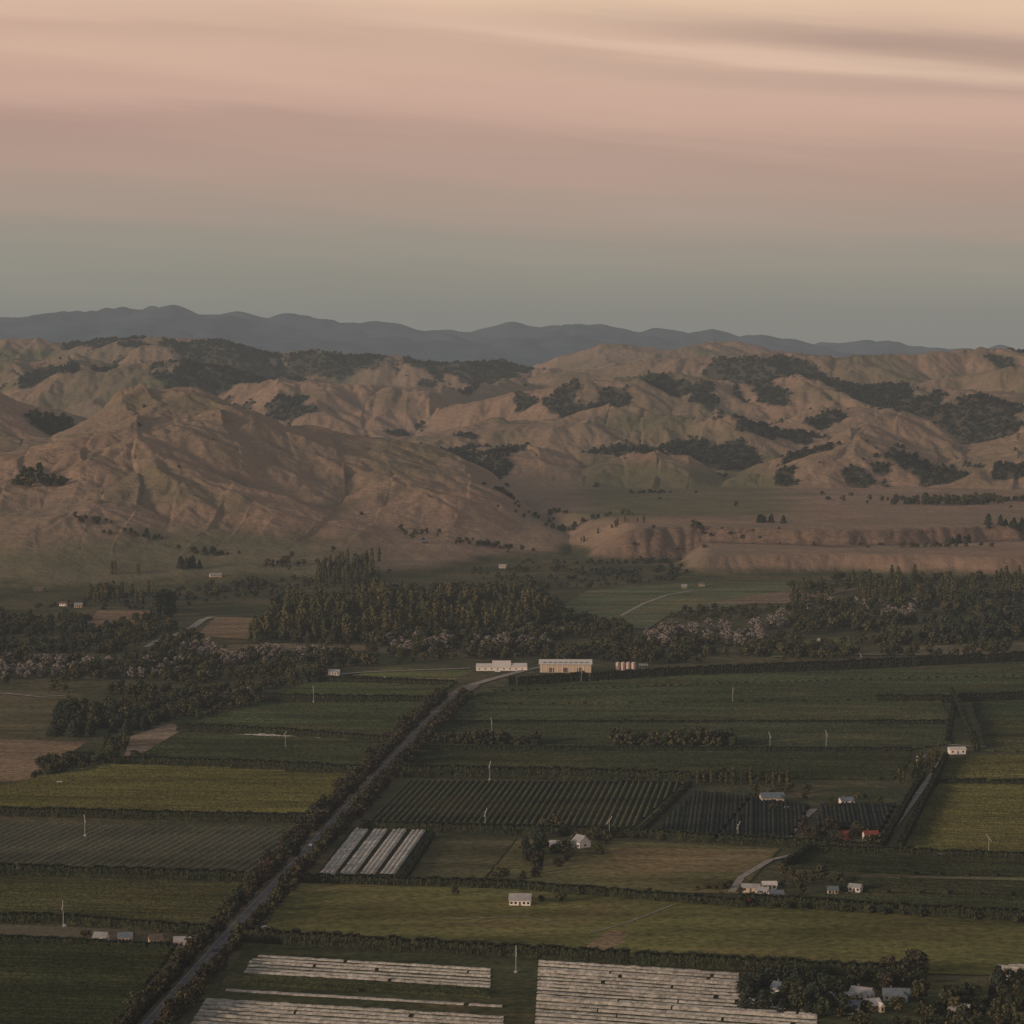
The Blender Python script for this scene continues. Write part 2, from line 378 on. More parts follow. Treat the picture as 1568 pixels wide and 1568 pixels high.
def gn(kind):
    if kind in GNG: return GNG[kind]
    g=bpy.data.node_groups.new('scatter_'+kind,'GeometryNodeTree')
    g.interface.new_socket('Geometry',in_out='INPUT',socket_type='NodeSocketGeometry')
    g.interface.new_socket('Geometry',in_out='OUTPUT',socket_type='NodeSocketGeometry')
    n=g.nodes; gi=n.new('NodeGroupInput'); go=n.new('NodeGroupOutput')
    iop=n.new('GeometryNodeInstanceOnPoints'); ci_=n.new('GeometryNodeCollectionInfo')
    ci_.inputs['Collection'].default_value=COL[kind]; ci_.inputs['Separate Children'].default_value=True; ci_.inputs['Reset Children'].default_value=True
    def na(name,t):
        q=n.new('GeometryNodeInputNamedAttribute'); q.data_type=t; q.inputs['Name'].default_value=name; return q.outputs[0]
    cx=n.new('ShaderNodeCombineXYZ'); er=n.new('FunctionNodeEulerToRotation')
    l=g.links; l.new(gi.outputs[0],iop.inputs['Points']); l.new(ci_.outputs[0],iop.inputs['Instance'])
    iop.inputs['Pick Instance'].default_value=True
    l.new(na('vi','INT'),iop.inputs['Instance Index']); l.new(na('rz','FLOAT'),cx.inputs[2]); l.new(cx.outputs[0],er.inputs[0])
    l.new(er.outputs[0],iop.inputs['Rotation']); l.new(na('scl','FLOAT_VECTOR'),iop.inputs['Scale']); l.new(iop.outputs[0],go.inputs[0])
    GNG[kind]=g; return g
NINST=0
def scatter(name,kind,pts,hs,rz=None,wid=1.0,lx=1.0):
    global NINST
    pts=np.asarray(pts,float).reshape(-1,3); n=len(pts)
    if n==0: return
    NINST+=n
    me=bpy.data.meshes.new(name); me.vertices.add(n); me.vertices.foreach_set('co',pts.astype(np.float32).ravel())
    o=bpy.data.objects.new(name,me); scene.collection.objects.link(o)
    hs=np.broadcast_to(hs,(n,))*(.62+.7*rng.random(n)**1.3) if kind!='hedge' else np.broadcast_to(hs,(n,))*(.88+.22*rng.random(n))
    w=hs**.8*wid*(.85+.35*rng.random(n))
    s=np.stack([w,w,hs],1) if kind!='hedge' else np.stack([np.full(n,lx),hs*wid,hs],1)
    r=rng.random(n)*6.28 if rz is None else np.broadcast_to(rz,(n,))
    q=me.attributes.new('scl','FLOAT_VECTOR','POINT'); q.data.foreach_set('vector',s.astype(np.float32).ravel())
    q=me.attributes.new('rz','FLOAT','POINT'); q.data.foreach_set('value',r.astype(np.float32))
    q=me.attributes.new('vi','INT','POINT'); q.data.foreach_set('value',rng.integers(0,NV[kind],n).astype(np.int32))
    md=o.modifiers.new('scatter','NODES'); md.node_group=gn(kind)
    return o
def inpoly(X,Y,poly):
    c=np.zeros(X.shape,bool); n=len(poly)
    for i in range(n):
        x1,y1=poly[i][:2]; x2,y2=poly[(i+1)%n][:2]
        if y1==y2: continue
        cc=((y1>Y)!=(y2>Y))&(X<(x2-x1)*(Y-y1)/(y2-y1)+x1); c^=cc
    return c
TRACK=[P(*q) for q in ((225,992),(240,983),(290,965),(310,950),(325,945))]
def wood(name,kind,pp,area,h,wid=1.0,clump=0,thr=-.05,sd=7):
    W=[P(*p) for p in pp]; xs=[w[0] for w in W]; ys=[w[1] for w in W]
    bx=(max(xs)-min(xs))*(max(ys)-min(ys)); n=int(bx/area)+1
    X=min(xs)+rng.random(n)*(max(xs)-min(xs)); Y=min(ys)+rng.random(n)*(max(ys)-min(ys))
    k=inpoly(X,Y,W)
    if clump: k&=(pn(X/clump,Y/clump,sd)>thr)
    for p,q in zip(TRACK[:-1],TRACK[1:]):      # keep the farm track clear of trees
        d=np.array(q[:2])-np.array(p[:2]); t=np.clip(((X-p[0])*d[0]+(Y-p[1])*d[1])/(d@d),0,1)
        cx_=p[0]+t*d[0]; cy_=p[1]+t*d[1]
        k&=~((np.abs(X-cx_)<9)&(Y<cy_+8)&(Y>cy_-55))
    X=X[k];Y=Y[k]
    Z=hfun(X,Y)-.3
    return scatter(name,kind,np.stack([X,Y,Z],1),h,wid=wid)
def line_pts(pp,step,jit=0,off=0,gap=0):
    out=[];ang=[]
    W=[np.array(P(*p)) for p in pp]
    for p,q in zip(W[:-1],W[1:]):
        d=q-p; L=np.linalg.norm(d); u=d/L; nn=np.array([-u[1],u[0],0])
        for t in np.arange(0,L,step):
            if gap and rng.random()<gap: continue
            out.append(p+u*t+nn*off+np.array([rng.normal()*jit,rng.normal()*jit,0])); ang.append(math.atan2(u[1],u[0]))
    return np.array(out),np.array(ang)
def hedge(pp,h=4.6,w=1.0,name='shelterbelt_hedge'):
    p,g=line_pts(pp,3.4,.15,0,.012); p[:,2]=hfun(p[:,0],p[:,1])
    scatter(name,'hedge',p,h/4.6,g,w*4.6/h)
def treeline(name,kind,pp,step,h,jit=1.0,gap=0.05,off=0,wid=1):
    p,g=line_pts(pp,step,jit,off,gap)
    if len(p): p[:,2]=hfun(p[:,0],p[:,1])-.2
    return scatter(name,kind,p,h,wid=wid)
# ------------------------------------------------------------ fields
SH=[0.06]
def sheet(name,pp,c,mat=None,z=None):
    if z is None: SH[0]+=.012; z=SH[0]
    W=[P(*p) for p in pp]; o=meshobj(name,[(w[0],w[1],z) for w in W],[tuple(range(len(W)))],mat or M_field)
    o.color=(*c,1); return o
def rows(name,pp,dirp,sp_,w,h,c,mat,step=2.5,jit=.15,drop=0.0):
    W=np.array([P(*p)[:2] for p in pp]); d0=np.array(P(*dirp[1])[:2])-np.array(P(*dirp[0])[:2]); th=math.atan2(d0[1],d0[0])
    c_,s_=math.cos(th),math.sin(th)
    U=W[:,0]*c_+W[:,1]*s_; V=-W[:,0]*s_+W[:,1]*c_
    vs=[];fs=[];b=0; n=len(U)
    for v in np.arange(V.min()+sp_/2,V.max(),sp_):
        xs=[]
        for i in range(n):
            v1,v2=V[i],V[(i+1)%n]
            if (v1>v)!=(v2>v): xs.append(U[i]+(U[(i+1)%n]-U[i])*(v-v1)/(v2-v1))
        xs.sort()
        rh=1+.14*rng.normal()
        for u0,u1 in zip(xs[::2],xs[1::2]):
            segs=[(u0+rng.random()*2,u1-rng.random()*2)]
            if drop:
                segs=[];uu=u0
                while uu<u1:
                    L=25+rng.exponential(110); segs.append((uu,min(u1,uu+L))); uu+=L+rng.random()*5*drop+.6
            for (ua,ub) in segs:
                if ub-ua<4: continue
                k=max(2,int((ub-ua)/step)+1); u=np.linspace(ua,ub,k)
                hh=h*rh*(1+jit*rng.normal(size=k)*.5); ww=w*(1+jit*rng.normal(size=k)*.4); cv=v+jit*.3*rng.normal(size=k)
                if drop: ww=ww*(1+.35*pn(u/28,np.full(k,v)/5,5))
                prof=[(-.5,0.05),(-.45,.75),(0,1),(.45,.75),(.5,.05)]
                for (a_,z_) in prof:
                    vv=cv+a_*ww; zz=hh*z_
                    vs.append(np.stack([u*c_-vv*s_,u*s_+vv*c_,zz+.05],1))
                for r in range(4):
                    i0=b+r*k+np.arange(k-1); fs.append(np.stack([i0,i0+1,i0+k+1,i0+k],1))
                b+=5*k
    if not vs: return
    o=meshobj(name,np.concatenate(vs),np.concatenate(fs),mat); o.color=(*c,1); return o
RD=[(215,1590),(520,1250)]
EW=[(560,1265),(1350,1305)]
EW2=[(0,1245),(480,1255)]
EW3=[(640,1150),(1395,1165)]
def vineyard(pp,dirp,c,gc=None,sp_=2.8,w=1.1,h=1.8,name='vineyard_block'):
    sheet('field_ground',pp,gc or tuple(v*1.5 for v in c)); rows(name,pp,dirp,sp_,w,h,c,M_vine)
ol=(.085,.083,.028)
vineyard([(-200,1432),(268,1457),(160,1600),(-200,1600)],EW2,(.029,.036,.017))
vineyard([(-200,1342),(372,1356),(318,1424),(-200,1404)],EW2,(.056,.058,.026))
vineyard([(-200,1256),(466,1270),(378,1342),(-200,1326)],[(0,1326),(150,1256)],(.155,.145,.088),(.14,.125,.075),5.0,1.2,1.1)
sheet('grass_strip',[(-200,1408),(320,1428),(300,1450),(-200,1434)],(.13,.11,.07))
vineyard([(-200,1212),(0,1206),(60,1192),(165,1172),(552,1188),(492,1246),(-200,1238)],EW2,ol,(.09,.085,.03))
vineyard([(215,1158),(275,1124),(600,1138),(564,1180),(230,1166)],EW2,(.043,.052,.026))
vineyard([(285,1112),(395,1078),(655,1078),(612,1120)],EW2,(.045,.058,.028))
vineyard([(410,1070),(470,1047),(692,1052),(662,1074)],EW2,(.053,.065,.03))
sheet('pasture_field',[(520,1038),(600,1022),(725,1027),(690,1046)],(.12,.13,.05),M_past)
rows('netted_crop_rows',[(350,1128),(430,1124),(596,1131),(590,1137)],EW2,4,3.4,1.6,(.36,.33,.27),M_net,jit=.1)
sheet('pasture_field',[(-200,1128),(135,1136),(40,1196),(-200,1205)],(.23,.16,.10),M_past)
sheet('pasture_field',[(-200,1050),(105,1056),(85,1125),(-200,1125)],(.11,.098,.055),M_past)
sheet('dry_bank',[(200,1128),(262,1108),(282,1116),(215,1156),(190,1158)],(.24,.18,.12),M_past)
sheet('pasture_field',[(280,990),(470,985),(560,985),(560,996),(300,1004)],(.2,.15,.09),M_past)
sheet('headland_grass',[(742,1056),(1050,1036),(1568,1018),(1760,1012),(1760,1150),(1395,1152),(640,1150),(690,1106),(720,1072)],(.095,.095,.05))
vineyard([(742,1056),(1050,1037),(1568,1020),(1760,1013),(1760,1031),(1300,1042),(738,1060)],EW3,(.048,.06,.031))
vineyard([(732,1063),(1300,1045),(1760,1034),(1760,1058),(1440,1065),(1443,1072),(712,1080)],EW3,(.042,.053,.028))
vineyard([(709,1083),(1200,1077),(1443,1075),(1455,1104),(690,1104)],EW3,(.048,.058,.03))
vineyard([(686,1110),(1050,1110),(1048,1147),(640,1146)],EW3,(.039,.048,.026))
vineyard([(1056,1110),(1455,1109),(1462,1140),(1395,1150),(1054,1147)],EW3,(.045,.053,.029))
vineyard([(640,1152),(1395,1154),(1395,1168),(1370,1195),(1062,1192),(622,1186)],EW3,(.033,.04,.021))
vineyard([(1488,1078),(1760,1070),(1760,1108),(1498,1110)],EW3,(.043,.055,.028))
vineyard([(1500,1113),(1760,1111),(1760,1150),(1510,1152)],EW3,(.053,.058,.028))
vineyard([(1448,1162),(1760,1152),(1760,1200),(1438,1198)],EW,(.08,.078,.03))
vineyard([(1436,1202),(1760,1204),(1760,1318),(1375,1300)],EW,(.087,.085,.03))
vineyard([(560,1260),(625,1196),(1052,1198),(968,1270)],[(560,1262),(625,1196)],(.10,.098,.053),(.026,.031,.018),4.0,1.5,1.5)
sheet('grass_strip',[(1052,1196),(1062,1197),(984,1276),(968,1274)],(.14,.14,.055))
for q in ([(1000,1280),(1064,1214),(1150,1222),(1098,1284)],[(1102,1285),(1154,1222),(1240,1236),(1208,1290)],[(1258,1234),(1372,1234),(1348,1276),(1248,1268)]):
    sheet('field_ground',q,(.04,.04,.03)); rows('netted_orchard_block',q,RD,2.6,2.6,2.2,(.038,.042,.036),M_vine,jit=.1)
for i in range(4):
    x0=485+i*31; x1=541+i*29.5
    rows('netted_crop_rows',[(x0,1341),(x1,1271),(x1+23.5,1272),(x0+25,1343)],[(x0,1341),(x1,1271)],2.7,2.66,1.4,(.38,.355,.30),M_net,jit=.07)
sheet('field_ground',[(480,1346),(541,1268),(660,1274),(618,1350)],(.04,.04,.025))
sheet('pasture_field',[(618,1350),(660,1280),(792,1284),(742,1345)],(.092,.085,.042),M_past)
sheet('pasture_field',[(742,1352),(794,1284),(960,1290),(1195,1300),(1130,1370),(830,1362)],(.115,.105,.045),M_past)
sheet('pasture_field',[(930,1300),(1190,1302),(1150,1336),(960,1336)],(.19,.14,.07),M_past)
sheet('pasture_field',[(398,1434),(450,1350),(800,1360),(1150,1386),(1760,1416),(1760,1500),(1400,1492)],(.125,.118,.04),M_past)
sheet('pasture_field',[(500,1378),(760,1374),(940,1392),(900,1420),(480,1412)],(.155,.138,.048),M_past)
sheet('bare_earth',[(890,1456),(912,1440),(935,1425),(962,1430),(955,1444),(925,1458)],(.2,.14,.08),M_past)
vineyard([(1200,1330),(1225,1308),(1760,1326),(1760,1346),(1400,1340)],EW,(.03,.037,.02))
sheet('grass_strip',[(1400,1342),(1760,1349),(1760,1354),(1390,1346)],(.14,.13,.07))
vineyard([(1270,1348),(1400,1350),(1760,1358),(1760,1376),(1290,1366)],EW,(.032,.038,.021))
vineyard([(1240,1372),(1300,1370),(1760,1382),(1760,1404),(1270,1388)],EW,(.038,.045,.023))
sheet('pasture_field',[(380,1446),(1400,1500),(1760,1516),(1760,1640),(250,1640)],(.06,.063,.03),M_past)
NK=dict(jit=.2,drop=.35,step=3.2); NC=(.33,.305,.255)
rows('netted_crop_rows',[(385,1472),(400,1464),(752,1486),(752,1516),(560,1504),(375,1492)],[(385,1472),(752,1494)],6.6,3.6,1.4,NC,M_net,**NK)
rows('netted_crop_rows',[(345,1519),(360,1514),(770,1540),(770,1546)],[(345,1519),(770,1544)],6.4,3.8,1.5,NC,M_net,**NK)
rows('netted_crop_rows',[(262,1620),(318,1530),(772,1556),(772,1620)],[(345,1519),(770,1544)],6.6,3.6,1.4,NC,M_net,**NK)
rows('netted_crop_rows',[(818,1620),(826,1472),(1132,1490),(1132,1522),(1252,1552),(1252,1620)],[(826,1472),(1132,1492)],6.6,3.4,1.4,NC,M_net,**NK)
vineyard([(372,1494),(752,1518),(752,1532),(362,1510)],[(385,1472),(752,1494)],(.04,.045,.022))
rows('netted_crop_rows',[(1530,1480),(1760,1470),(1760,1502),(1515,1502)],EW,6,3.4,1.5,NC,M_net,**NK)
sheet('pasture_field',[(830,945),(900,905),(1060,893),(1200,892),(1235,898),(1150,925),(1020,945),(990,965)],(.115,.125,.065),M_past)
sheet('pasture_field',[(1180,1008),(1190,985),(1300,975),(1305,1000)],(.14,.15,.055),M_past)
sheet('pasture_field',[(1080,925),(1230,900),(1330,900),(1200,925)],(.19,.135,.09),M_past)
sheet('pasture_field',[(300,975),(330,945),(400,948),(380,980)],(.22,.15,.09),M_past)
sheet('pasture_field',[(130,960),(150,935),(250,935),(235,965)],(.2,.13,.08),M_past)
sheet('pasture_field',[(1300,1004),(1420,988),(1760,980),(1760,1002),(1400,1004)],(.18,.14,.085),M_past)
# ------------------------------------------------------------ road
def strip(name,pp,w,mat,z,off=0):
    W=[np.array(P(*p)[:2]) for p in pp]; L=[];R=[]
    for i,p in enumerate(W):
        d=(W[min(i+1,len(W)-1)]-W[max(i-1,0)]); d/=np.linalg.norm(d); n=np.array([-d[1],d[0]])
        L.append(p+n*(off+w/2)); R.append(p+n*(off-w/2))
    v=[(*q,z) for q in L]+[(*q,z) for q in R]; n=len(W)
    return meshobj(name,v,[(i,n+i,n+i+1,i+1) for i in range(n-1)],mat)
ROAD=[(120,1700),(232,1568),(345,1440),(432,1347),(520,1252),(590,1178),(650,1112),(698,1066),(722,1050)]
strip('gravel_verge',ROAD,15,plain('verge_grass',(.12,.1,.06),.3,.1),.62); strip('road',ROAD,6.8,M_road,.68)
for o_ in (-3.1,3.1): strip('road_edge_line',ROAD,.12,M_mark,.72,off=o_)
W=[np.array(P(*p)[:2]) for p in ROAD]; v=[];f=[]
for p,q in zip(W[:-1],W[1:]):
    d=q-p; L=np.linalg.norm(d); u=d/L; n=np.array([-u[1],u[0]])
    for t in np.arange(0,L-3,10):
        b=len(v)
        for (s,o_) in ((0,-.06),(3,-.06),(3,.06),(0,.06)): v.append((*(p+u*(t+s)+n*o_),.72))
        f.append((b,b+1,b+2,b+3))
meshobj('road_centre_line',v,f,M_mark)
TZ=.64
for pp,w in (([(722,1050),(745,1043),(800,1028),(830,1022)],8),([(1200,1290),(1222,1262),(1246,1240)],5),([(1120,1368),(1135,1345),(1180,1318),(1240,1305)],4),
             ([(225,992),(240,983),(290,965),(310,950),(325,945)],8),([(950,944),(985,925),(1020,912),(1060,905)],4),([(262,1450),(320,1438)],5),([(1240,1305),(1568,1312)],4),
             ([(1440,1140),(1500,1145),(1750,1142)],4),([(500,1035),(560,1030),(720,1024)],5),([(0,1062),(60,1068),(100,1066)],4),([(1345,1300),(1400,1225),(1445,1162)],4),
             ([(900,1432),(960,1415),(1030,1388)],1.0),([(690,1410),(800,1405),(870,1418)],1.0)):
    TZ+=.006; strip('farm_track',pp,w,M_grav,TZ)
for off in (-7.8,7.8):
    treeline('avenue_tree_row','plum',[(150,1665)]+ROAD[1:-1],6.8,.78,.9,.08,off,1.0)
    treeline('avenue_tree_row','broad',[(150,1665)]+ROAD[1:-1],21,.85,1.2,.1,off*1.2,1.0)
treeline('avenue_tree_row','plum',ROAD[4:-1],16,.8,1.5,.1,-13); treeline('avenue_tree_row','plum',ROAD[3:-1],14,.8,1.5,.1,14)
hedge([(205,1568),(300,1462)],3.5); hedge([(170,1600),(205,1568)],3.5)
# ------------------------------------------------------------ hedges
for pp,h in (([(-200,1246),(0,1249),(300,1256),(490,1260)],5),([(-200,1334),(380,1350)],5.5),([(-200,1408),(100,1414),(320,1432)],4.5),([(-200,1430),(270,1456)],3),
  ([(165,1170),(380,1176),(560,1186)],5.5),([(205,1160),(230,1168)],4),([(275,1120),(350,1122),(605,1140)],5.5),([(400,1074),(660,1078)],6),([(475,1045),(692,1052)],5),
  ([(530,1040),(700,1048)],3),
  ([(780,1052),(1050,1036),(1320,1024),(1568,1012),(1760,1004)],7.5),([(1345,1076),(1450,1076),(1760,1064)],6),([(1330,1112),(1450,1112)],4.5),
  ([(1458,1066),(1470,1090),(1496,1150)],6),([(1462,1070),(1450,1140)],3),
  ([(622,1190),(820,1193),(1056,1200)],7.5),([(556,1270),(760,1276),(968,1282),(1080,1290),(1350,1306)],5),
  ([(1056,1204),(975,1282)],3),([(1240,1306),(1568,1318),(1760,1326)],4.5),
  ([(460,1352),(600,1356),(790,1362),(960,1376),(1140,1390)],4.5),([(1140,1386),(1300,1396),(1568,1412),(1760,1420)],5.5),
  ([(380,1442),(600,1456),(900,1474),(1200,1490),(1420,1502)],6),([(1380,1302),(1448,1166)],5),([(1350,1300),(1412,1190)],3.5),
  ([(1440,1202),(1760,1206)],4),([(618,1350),(662,1282)],3),([(1200,1330),(1240,1306)],4),
  ([(640,1149),(1395,1152)],3.2),([(690,1107),(1455,1107)],2.0)):
    hedge(pp,h)
def dense(pp,h,kind='broad'):
    treeline('shelterbelt_trees',kind,pp,4.5,h,1.2,.02)
dense([(672,1142),(828,1144)],1.0); dense([(675,1139),(828,1141)],1.0)
dense([(942,1144),(1136,1148)],1.15); dense([(945,1141),(1136,1144)],1.15)
treeline('poplar_row','poplar',[(1066,1200),(1212,1206)],5,.85,1,.1); dense([(1066,1196),(1212,1202)],.8)
treeline('poplar_row','poplar',[(1380,1200),(1440,1160)],8,.7,1,.1)
# ------------------------------------------------------------ valley woods
wood('riverside_woodland','broad',[(380,985),(420,925),(640,905),(820,908),(870,945),(985,972),(900,980),(560,992)],140,1.15)
wood('riverside_woodland','poplar',[(385,990),(430,930),(600,918),(820,922),(850,968),(600,985)],200,1.45,1.25,70,-.25)
belt=[(-200,1052),(0,1050),(120,1062),(300,1075),(460,1050),(540,1022),(720,1010),(1000,1018),(1300,1012),(1700,1000),(1700,985),(1300,985),(1160,990),(1000,975),(700,978),(560,1000),(300,1010),(-200,1010)]
wood('riverside_woodland','broad',belt,160,1.0,1,75,-.15)
wood('riverside_woodland','broad',[(700,1010),(1000,1014),(1300,1008),(1290,992),(1000,992),(700,996)],120,.9,1,60,-.12,30)
wood('silver_willow_thicket','silver',[(-200,1046),(100,1040),(250,1042),(300,1030),(250,1012),(-200,1018)],120,.9,1.15,60,-.05,12)
wood('silver_willow_thicket','silver',[(230,1024),(440,1018),(560,1008),(440,994),(250,992)],110,.9,1.15,60,-.08,14)
wood('silver_willow_thicket','silver',[(590,1004),(700,1000),(870,992),(860,970),(700,970),(600,976)],115,.95,1.15,55,-.06,15)
wood('silver_willow_thicket','silver',[(985,992),(1175,990),(1165,962),(1060,962),(985,970)],110,1.0,1.15,55,-.12,16)
wood('silver_willow_thicket','silver',[(1170,975),(1400,960),(1400,925),(1200,930)],280,1.0,1.1,60,.05,17)
wood('silver_willow_thicket','silver',[(280,1085),(360,1075),(400,1062),(330,1068)],150,.8,1.1)
wood('riverside_woodland','broad',[(1190,985),(1210,930),(1480,912),(1760,905),(1760,980),(1400,992),(1320,978),(1290,968)],220,1.2,1,80,-.1,22)
wood('riverside_woodland','conifer',[(1430,985),(1480,935),(1700,915),(1760,975),(1560,985)],260,1.2,1.25,90,-.1,23)
wood('riverside_woodland','poplar',[(1210,930),(1220,918),(1330,908),(1500,908),(1500,918),(1330,925)],260,1.1,1.2,60)
wood('riverside_woodland','broad',[(1200,905),(1220,890),(1700,884),(1700,900),(1250,912)],300,1.1,1.0,90,-.15,24)
wood('riverside_woodland','poplar',[(1200,905),(1220,890),(1700,885),(1700,900),(1250,912)],700,1.15,1.2,100,-.1,25)
wood('riverside_woodland','broad',[(1020,945),(1060,935),(1200,932),(1200,945),(1060,954)],180,.75)
wood('riverside_woodland','broad',[(-200,1000),(-200,938),(60,942),(130,948),(235,972),(240,995),(0,1010)],180,.9,1.1,110,-.2,26)
wood('riverside_woodland','conifer',[(-200,990),(-200,948),(60,950),(130,955),(180,975),(0,995)],500,.85,1.2,110,0,27)
wood('riverside_woodland','broad',[(150,1000),(190,955),(240,950),(330,985),(240,1008)],170,1.0)
wood('riverside_woodland','conifer',[(235,945),(245,925),(262,928),(262,950)],100,1.5)
wood('riverside_woodland','broad',[(300,915),(330,890),(560,865),(600,880),(585,900),(420,925)],300,.8,1,60)
wood('riverside_woodland','broad',[(700,900),(730,872),(900,870),(990,890),(985,900),(880,905),(820,905)],360,.75,1,60)
wood('riverside_woodland','poplar',[(480,900),(490,882),(580,872),(585,888)],150,1.0)
wood('riverside_woodland','scrub',[(0,930),(250,905),(420,890),(420,905),(250,935)],700,.8)
wood('riverside_woodland','poplar',[(130,925),(140,912),(225,905),(240,925)],260,1.0,1.2)
wood('riverside_woodland','scrub',[(850,892),(900,872),(1080,870),(1080,884),(1000,892)],300,.8,1,50)
wood('shelter_tree_clump','conifer',[(78,1128),(85,1092),(240,1085),(262,1102),(200,1125),(165,1132)],170,.75,1.3)
wood('shelter_tree_clump','broad',[(80,1128),(100,1085),(255,1078),(270,1098),(200,1122)],90,.9)
wood('shelter_tree_clump','broad',[(245,1098),(270,1062),(400,1055),(410,1078),(290,1108)],130,.85)
wood('shelter_tree_clump','plum',[(270,1090),(290,1070),(340,1066),(360,1085)],180,.8)
wood('shelter_tree_clump','broad',[(40,1196),(55,1168),(150,1158),(152,1176),(80,1190)],90,.75)
wood('shelter_tree_clump','broad',[(150,1166),(158,1140),(196,1136),(198,1160)],100,.75)
wood('homestead_trees','broad',[(785,1300),(800,1272),(850,1268),(930,1290),(935,1312),(850,1322),(800,1318)],200,.75)
wood('homestead_trees','plum',[(790,1350),(800,1318),(860,1318),(855,1345)],120,.7)
wood('homestead_trees','conifer',[(795,1320),(805,1285),(830,1285),(830,1322)],120,.6,1.2)
wood('homestead_trees','broad',[(720,1356),(745,1325),(775,1340),(770,1360)],140,.5)
wood('homestead_trees','broad',[(1140,1235),(1150,1208),(1235,1208),(1245,1236),(1190,1246)],220,.6)
wood('homestead_trees','plum',[(1220,1300),(1232,1262),(1280,1268),(1290,1300)],160,.7)
wood('homestead_trees','broad',[(1270,1300),(1280,1270),(1350,1272),(1350,1302)],210,.6)
wood('homestead_trees','broad',[(1250,1245),(1262,1222),(1370,1220),(1372,1240)],260,.5)
wood('homestead_trees','broad',[(1190,1378),(1190,1340),(1260,1330),(1310,1352),(1290,1382)],140,.7)
wood('homestead_trees','broad',[(1130,1382),(1130,1352),(1210,1352),(1210,1385)],330,.5)
wood('homestead_trees','broad',[(1060,1384),(1070,1350),(1120,1352),(1130,1384)],200,.5)
wood('homestead_trees','conifer',[(1135,1550),(1135,1505),(1180,1498),(1290,1512),(1260,1560)],90,.65,1.4)
wood('homestead_trees','broad',[(1170,1560),(1190,1500),(1290,1512),(1290,1570)],110,.8)
wood('homestead_trees','broad',[(1295,1515),(1300,1485),(1400,1482),(1412,1512),(1340,1520)],80,.95)
wood('homestead_trees','plum',[(1330,1520),(1345,1492),(1410,1492),(1412,1522)],110,.9)
wood('homestead_trees','broad',[(1395,1600),(1400,1530),(1470,1508),(1760,1505),(1760,1600)],120,.85)
wood('homestead_trees','broad',[(1250,1610),(1260,1545),(1400,1545),(1400,1610)],170,.6)
wood('homestead_trees','conifer',[(1440,1570),(1470,1520),(1530,1515),(1560,1575)],200,.8,1.2)
wood('homestead_trees','broad',[(1395,1210),(1400,1175),(1440,1150),(1440,1175),(1410,1215)],180,.7)
wood('homestead_trees','broad',[(120,1444),(130,1428),(320,1438),(300,1456)],170,.5)
wood('homestead_trees','broad',[(640,1380),(640,1362),(1050,1375),(1060,1392)],900,.5)
treeline('hedgerow_trees','broad',[(1070,1386),(1300,1398),(1568,1414)],9,.45,1,.2)
treeline('hedgerow_trees','broad',[(560,1268),(760,1274),(1080,1290)],14,.45,1,.4)
treeline('hedgerow_trees','broad',[(460,1352),(600,1356),(790,1362),(960,1376)],12,.5,1,.35)
# ------------------------------------------------------------ hill vegetation
def blob(x,y,rx,ry,n,kind='scrub',h=1.0,name='hill_bush'):
    c=hit(x,y); X=c[0]+rng.normal(size=n)*rx; Y=c[1]+rng.normal(size=n)*ry
    scatter(name,kind,np.stack([X,Y,hfun(X,Y)-.4],1),h)
for b in [(75,652,24,20,90,'broad',1.5),(45,735,14,18,26,'broad',1.4),(80,742,12,14,14,'broad',1.1),(145,800,15,8,10,'broad',.8),(205,818,30,8,16,'broad',.7),(335,850,36,8,20,'broad',.7),(640,820,14,25,12,'broad',.8),
 (1500,768,70,22,130,'broad',1.0),(1440,772,50,16,90,'broad',1.0),(1180,800,12,8,14,'conifer',.8),(1065,812,12,8,7,'broad',.9),(1465,832,6,8,6,'conifer',.9),(1430,838,30,6,20,'broad',.7),
 (870,812,40,8,30,'broad',.8),(930,812,30,8,14,'poplar',.6),(1000,755,30,15,18,'scrub',.8),(770,755,16,22,16,'scrub',.9),
 (740,835,30,12,30,'broad',.7),(960,862,60,12,40,'scrub',.7),(1555,805,20,15,25,'conifer',1.0),(293,870,6,8,6,'conifer',1.1),(175,880,4,5,3,'poplar',1.0),(208,880,5,5,3,'poplar',.9),
 (260,530,14,30,16,'broad',1.4),(450,545,12,30,12,'broad',1.4),(840,790,25,12,18,'broad',.7)]:
    blob(*b[:5],kind=b[5],h=b[6])
n=500000
ang=(rng.random(n)-.5)*.46; Yq=3600+rng.random(n)**.75*6000; Xq=ang*Yq
Zq,Gq,Bq,Eq,Sq=(lookup(q,Xq,Yq) for q in (ZZ,GG,BB,BE,SC))
keep=(rng.random(n)<sst(Bq,.3,.8)*.30)|(rng.random(n)<Eq*Gq*.09+Eq*.012)|(rng.random(n)<Sq*.05)|(rng.random(n)<.00025*sst(Zq,5,20)+.004*Gq**3*sst(Zq,20,50)*(Yq>4600))
print('hill scrub',keep.sum(),'bush frac',(BB[(YY>4800)&(YY<9000)]>.5).mean())
scatter('hill_bush','scrub',np.stack([Xq,Yq,Zq-.4],1)[keep],np.where(Yq[keep]<4200,.4,.8)+.35*rng.random(keep.sum()))
print('instances',NINST)
